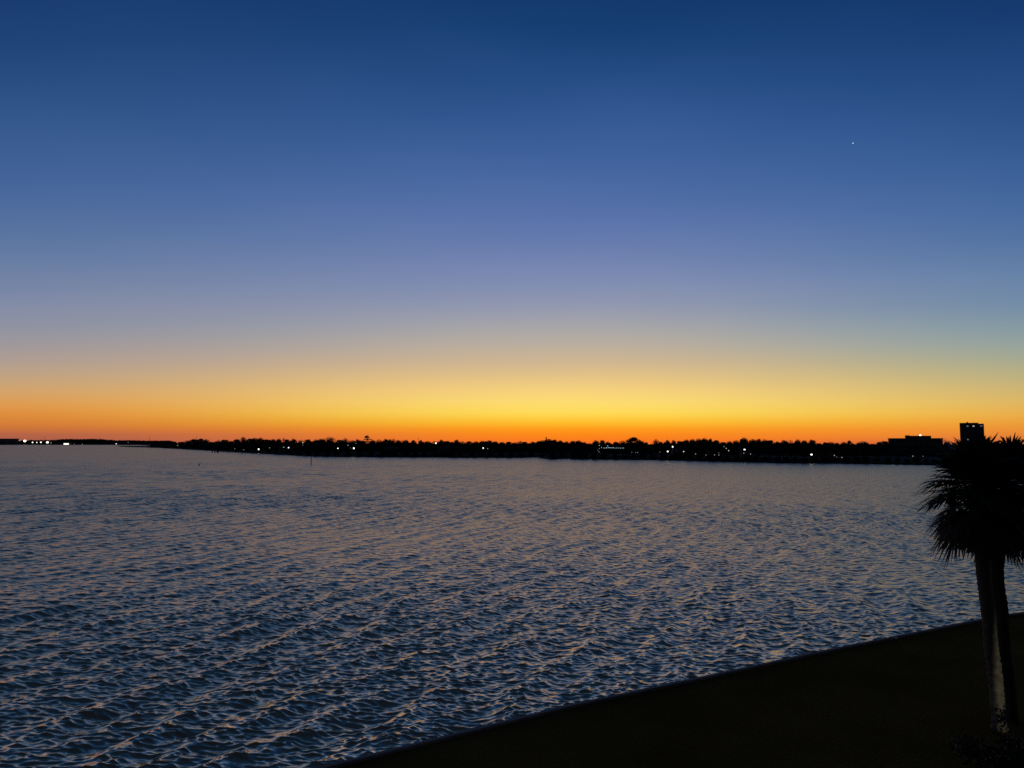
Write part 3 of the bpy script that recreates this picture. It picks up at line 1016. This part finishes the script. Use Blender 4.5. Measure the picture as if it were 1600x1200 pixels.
# ---------------------------------------------------------------- lamps across the water
def lamp_post(px, py, depth, rpx, m, label, wide=1.0, group=None, base=None):
    p = at_y(px, py, depth)
    z0 = base if base is not None else (ground_z(px, depth) if px > 245 else -1.0)
    root = empty('lamp_post', (p.x, p.y, z0))
    tag(root, label, 'lamp', group)
    h = p.z - z0
    MB().tube([(0, .2, -.3), (0, .2, h * .5), (0, .2, h)], [.10, .08, .06], 6).box((0, .1, h + .05), (.3, .3, .1)).build('pole', M_METAL, root)
    r = 0.78 * rpx / F * depth
    b = MB()
    b.ball((0, -r - .08, h), r, 10, 6, 1.0)
    b.v = [(x * wide, y, z) for x, y, z in b.v]
    b.build('lamp_head', m, root)
    return root
FAR = 2060.0
for px, py, r, m, wide, label in (
        (30.5, 688.4, .8, G_DIM, 1, 'small lamp at the right end of the distant hangar roof'),
        (40.0, 689.0, 2.2, G_WHITE, 1.2, 'brightest floodlight on the distant left shore, beside the hangar'),
        (51.5, 691.2, 1.2, G_WHITE, 1, 'white lamp right of the brightest distant floodlight'),
        (58.0, 691.3, .9, G_WHITE, 1, 'middle one of the three white lamps between the two big floodlights'),
        (64.5, 691.0, 1.2, G_WHITE, 1.1, 'third white lamp, just left of the oval floodlight'),
        (75.0, 691.2, 1.8, G_WHITE, 1.5, 'oval white floodlight on the distant shore'),
        (80.2, 692.0, .8, G_DIM, 1, 'small lamp touching the oval floodlight on its right'),
        (116.0, 694.0, .5, G_DIM, 1, 'faint lamp just right of the bright long shed window'),
        (129.0, 694.2, .7, G_DIM, 1, 'lone faint lamp on the distant wooded shore'),
        (175.5, 694.9, .8, G_DIM, 1, 'pale lamp at the left tip of the spit'),
        (182.0, 693.6, .9, G_WHITE, 1, 'white lamp above the tip of the spit')):
    lamp_post(px, py, FAR, r, m, label, wide, 'lamps on the distant left shore')
for px, py, r, m, wide, label in (
        (200.5, 691.4, .6, G_DIM, 1, 'small high lamp over the spit'),
        (202.0, 696.4, .8, G_DIM, 1, 'left one of a pair of low lamps behind the spit'),
        (205.5, 696.4, .8, G_DIM, 1, 'right one of a pair of low lamps behind the spit')):
    lamp_post(px, py, 1900.0, r, m, label, wide, 'lamps behind the spit', base=-1.6)
for px, py, r, m, wide, label in (
        (278, 695.8, .8, G_DIM, 1, 'single faint lamp on the dark bank left of the dock pilings'),
        (367, 701.6, 1.25, G_WHITE, 1, 'bright white lamp right of the dock pilings'),
        (381, 702.6, .6, G_DIM, 1, 'faint lamp between the two bright lamps near the dock'),
        (404.6, 701.9, 1.45, G_WHITE, 1, 'bright white lamp left of the house with two lit windows'),
        (421.4, 699.6, .75, G_DIM, 1, 'dim lamp left of the lit windows'),
        (428, 695.2, .5, G_DIM, 1, 'very faint lamp high among the trees left of the lit windows'),
        (443.5, 699.4, 1.05, G_WHITE, 1.8, 'wide white light on the house left of the channel post'),
        (451.2, 699.4, 1.1, G_WHITE, 1.1, 'round white light right beside the wide one, left of the channel post'),
        (473.4, 691.6, .8, G_WARM, 1, 'warm lamp high in the trees above the channel post'),
        (473.4, 695.4, .6, G_DIM, 1, 'faint lamp directly below the warm lamp in the trees'),
        (528.2, 700.5, 1.1, G_WHITE, 1, 'white lamp under the broad domed tree'),
        (544.0, 695.6, .8, G_DIM, 1, 'dim lamp under the small dome-shaped tree'),
        (548.0, 700.0, .4, G_DIM, 1, 'tiny lamp just left of the bright lamp below the pine'),
        (553.2, 700.4, 1.6, G_WHITE, 1, 'bright white lamp low on the bank below the tall pine'),
        (556.2, 692.6, .6, G_DIM, 1, 'faint greenish lamp high in the trees below the tall pine'),
        (681.2, 692.4, 1.35, G_WHITE, 1, 'lone bright lamp high on the bank, the only one near its treetops'),
        (755.0, 700.0, 1.2, G_WHITE, 1, 'left and brighter one of two lamps mid-bank'),
        (762.0, 701.0, .7, G_DIM, 1, 'right and dimmer one of two lamps mid-bank'),
        (987.0, 706.6, .5, G_DIM, 1, 'faintest lamp below the blue string of lights'),
        (993.2, 707.0, .5, G_DIM, 1, 'middle one of three faint lamps below the spreading oak'),
        (996.2, 707.0, .6, G_DIM, 1, 'right one of three faint lamps below the spreading oak'),
        (1031, 706.2, .5, G_DIM, 1, 'faint lamp just left of the bright pair'),
        (1043.0, 705.4, 1.45, G_WHITE, 1, 'lower left lamp of the bright slanting pair'),
        (1050.8, 698.0, 1.45, G_WHITE, 1, 'upper right lamp of the bright slanting pair'),
        (1068.0, 705.6, 1.0, G_WARM, 1, 'warm lamp right of the bright pair'),
        (1086.6, 709.2, .9, G_DIM, .8, 'lamp left of the row of small dock lamps'),
        (1103.0, 711.0, .75, G_DIM, .8, 'small dock lamp, first of a row below the slanting lights'),
        (1116.4, 710.8, .8, G_DIM, .8, 'small dock lamp, middle of a row below the slanting lights'),
        (1123.0, 711.0, .8, G_DIM, .8, 'small dock lamp, last of a row below the slanting lights'),
        (1123.0, 707.6, .5, G_DIM, 1, 'faint lamp above the last dock lamp of the row'),
        (1131.0, 697.8, .7, G_DIM, 1, 'topmost lamp of the slanting row'),
        (1134.5, 700.6, 1.0, G_DIM, 1, 'middle lamp of the slanting row'),
        (1138.2, 704.0, 1.15, G_DIM, 1.2, 'lowest and brightest lamp of the slanting row'),
        (1163.0, 702.4, 1.2, G_WHITE, 1.6, 'wide white lamp under the flat-topped spreading tree'),
        (1162.0, 708.0, .8, G_DIM, 1, 'dim lamp directly below the wide white lamp'),
        (1172.4, 709.4, .8, G_DIM, 1, 'dim lamp to the lower right of the wide white lamp'),
        (1267.4, 710.2, 1.5, G_WHITE, 1.4, 'bright broad lamp below the low domed tree'),
        (1272.4, 713.4, .6, G_DIM, 1, 'dim lamp at the lower right of the bright broad lamp'),
        (1286.0, 715.6, .6, G_DIM, 1, 'faint low lamp right of the bright broad lamp'),
        (1303.2, 711.6, .95, G_DIM, 1, 'lamp beside the dark house under the square-topped tree'),
        (1307.2, 714.0, .5, G_DIM, 1, 'faint lamp just below and right of the house lamp'),
        (1315.2, 714.8, .85, G_DIM, 1, 'lamp at the right end of the group left of the smooth domed tree'),
        (1425.6, 712.6, .85, G_DIM, 1, 'lamp low in front of the long hotel block'),
        (1442.0, 713.0, .55, G_DIM, 1, 'fainter lamp to the right of the one before the hotel block')):
    lamp_post(px, py, shore_dist(px) + 9, r, m, label, wide, 'lamps along the far bank')
# roof lamp of the hotel
dh = shore_dist(1430) + 75
p = at_y(1437.2, 680.6, dh)
zb = at_y(1430, 680.8, dh).z
lamp_post(1437.2, 680.0, dh + 3.2, 1.6, G_WHITE, 'very bright lamp on top of the long hotel block', 1.3, 'lamps along the far bank', base=zb - 0.05)
# lit shed on the distant shore
def shed():
    p = at_y(103.5, 693.6, FAR)
    root = empty('boat_shed', (p.x, p.y, -1.0))
    tag(root, 'low shed with one long bright window on the distant left shore', 'shed')
    MB().box((0, 4, 2.6), (20, 8, 5.6)).build('wall', M_WALLS, root)
    MB().box((0, 4, 5.6), (21, 9, .4)).build('roof', M_ROOF, root)
    w = MB().box((0, -.06, p.z + 1.0), (14.6, .14, 3.6)).build('window', M_METAL, root)
    MB().box((0, -.2, p.z + 1.0), (13.6, .14, 3.0)).build('pane', G_WHITE, w)
shed()

# dock with a string of blue-white lights
def dock_lights():
    depth = shore_dist(955) + 10
    c = at_y(955, 700, depth)
    root = empty('string_lights', (c.x, c.y, ground_z(955, depth)))
    tag(root, 'string of small blue-white lights with a bent left end on the far bank', 'string lights')
    L0 = Vector(root.location)
    pl = [(935.8, 706.0), (934.0, 703.4), (936.5, 701.0), (939.8, 699.0), (943.2, 700.0), (945.2, 700.0), (948.0, 699.6), (951.4, 699.4), (954.6, 699.6), (958.0, 699.6),
          (961.0, 700.0), (963.8, 700.0), (966.6, 700.0), (969.4, 700.2), (972.0, 700.0), (974.4, 700.0)]
    pts = [at_y(x, y, depth) - L0 for x, y in pl]
    MB().tube(pts, [.03] * len(pts), 4).build('cable', M_METAL, root)
    ps = MB()
    for k in (0, 3, 7, 11, 15):
        q = pts[k]
        MB().tube([(q.x, q.y + .1, -.3), (q.x, q.y + .1, q.z + .05)], [.06, .05], 5).build('post', M_WOOD, root)
    for k, q in enumerate(pts):
        r = .30 if k in (6, 7, 8, 9) else (.20 if k > 2 else .16)
        MB().ball((q.x, q.y - .12, q.z), r * .75, 8, 5).build('bulb', G_COOL, root)
    for x, y in ((936.4, 696.0), (949.4, 696.6)):
        q = at_y(x, y, depth) - L0
        MB().ball(q, .18, 8, 5).build('bulb', G_COOL, root)
        MB().tube([(q.x, q.y + .1, -.3), (q.x, q.y + .1, q.z)], [.05, .04], 5).build('post', M_WOOD, root)
dock_lights()

# ---------------------------------------------------------------- things standing in the water
def channel_post():
    p = at_z(486, 726.2, WATER_Z)
    top = at_y(486.2, 712.6, p.y)
    root = empty('channel_post', (p.x, p.y, WATER_Z))
    tag(root, 'single slim timber post standing in the water off the far bank', 'post')
    h = top.z - WATER_Z
    MB().tube([(0, 0, -1.5), (.02, 0, h * .5), (.04, 0, h - .1), (.04, 0, h)], [.16, .14, .13, .06], 8).build('post', M_WOOD, root)
    MB().box((.04, -.16, h - .55), (.34, .04, .34)).build('marker_board', M_METAL, root)
channel_post()
for k, (x, yb, yt, lab) in enumerate(((331.6, 707.2, 704.0, 'leftmost and thinnest of the dock pilings left of the bright lamps'), (335.6, 707.2, 704.0, 'middle one of the three dock pilings'),
                                     (340.0, 707.4, 703.8, 'stoutest dock piling, right one of the three'))):
    p = at_z(x, yb, WATER_Z)
    t = at_y(x, yt, p.y)
    root = empty('dock_piling', (p.x, p.y, WATER_Z))
    tag(root, lab, 'piling', 'pilings of the far dock')
    h = t.z - WATER_Z
    r = (.42, .5, .8)[k]
    MB().tube([(0, 0, -1.5), (0, 0, h * .6), (0, 0, h)], [r, r * .96, r * .9], 8).build('post', M_WOOD, root)
    MB().tube([(0, 0, h), (0, 0, h + .3)], [r * 1.05, r * .3], 8).build('cap', M_METAL, root)
def dock():
    a, b = at_z(345, 706.6, WATER_Z), at_z(368, 707.4, WATER_Z)
    root = empty('dock', (a.x, a.y, WATER_Z))
    tag(root, 'thin low timber dock running right from the three pilings', 'dock')
    d = b - a
    rz = math.atan2(d.y, d.x)
    L = math.hypot(d.x, d.y)
    m = d / 2
    MB().box((m.x, m.y, 1.0), (L, 1.6, .22), rz).build('deck', M_WOOD, root)
    for k in range(6):
        q = d * (k / 5)
        MB().tube([(q.x, q.y, -1.5), (q.x, q.y, 1.5)], [.16, .15], 6).build('post', M_WOOD, root)
dock()
def buoy():
    p = at_z(311, 727.4, WATER_Z)
    root = empty('marker_buoy', (p.x, p.y, WATER_Z))
    tag(root, 'tiny dark marker buoy floating alone on the left part of the water', 'buoy')
    MB().tube([(0, 0, -.3), (0, 0, .05), (0, 0, .25), (0, 0, .4)], [.28, .34, .28, .12], 10).build('float', M_METAL, root)
    MB().tube([(0, 0, .4), (.03, 0, .85), (.05, 0, 1.0)], [.06, .05, .09], 6).build('mast', M_METAL, root)
buoy()
for x, yt, lab in ((70.2, 681.8, 'thin radio mast above the oval floodlight on the distant shore'), (155.5, 683.2, 'faint thin mast over the distant wooded shore'),
                   (233.8, 682.6, 'thin mast rising behind the right end of the spit'), (307.4, 681.4, 'thin mast over the ridge left of the dock pilings'),
                   (458.0, 682.6, 'thin pole on the skyline over the two lit windows'), (653.4, 682.0, 'thin pole on the skyline left of the lone bright lamp')):
    dep = 2250.0 if x < 245 else shore_dist(x) + 90
    t = at_y(x, yt, dep)
    root = empty('radio_mast', (t.x, t.y, .5))
    tag(root, lab, 'mast', 'masts on the skyline')
    h = t.z - .5
    r = .3 * dep / 2000 + .05
    MB().tube([(0, 0, -.5), (0, 0, h * .6), (0, 0, h)], [r * 1.4, r, r * .5], 6).build('pole', M_METAL, root)
    MB().box((0, 0, h * .82), (r * 7, r, r)).build('crossarm', M_METAL, root)

# ---------------------------------------------------------------- the morning star
p = CAM + ray(1332.8, 223.8).normalized() * 15000
s = MB().ball((0, 0, 0), 11.5, 10, 6).build('star', G_STAR)
s.location = p
tag(s, 'tiny bright star alone in the blue sky at upper right', 'star')
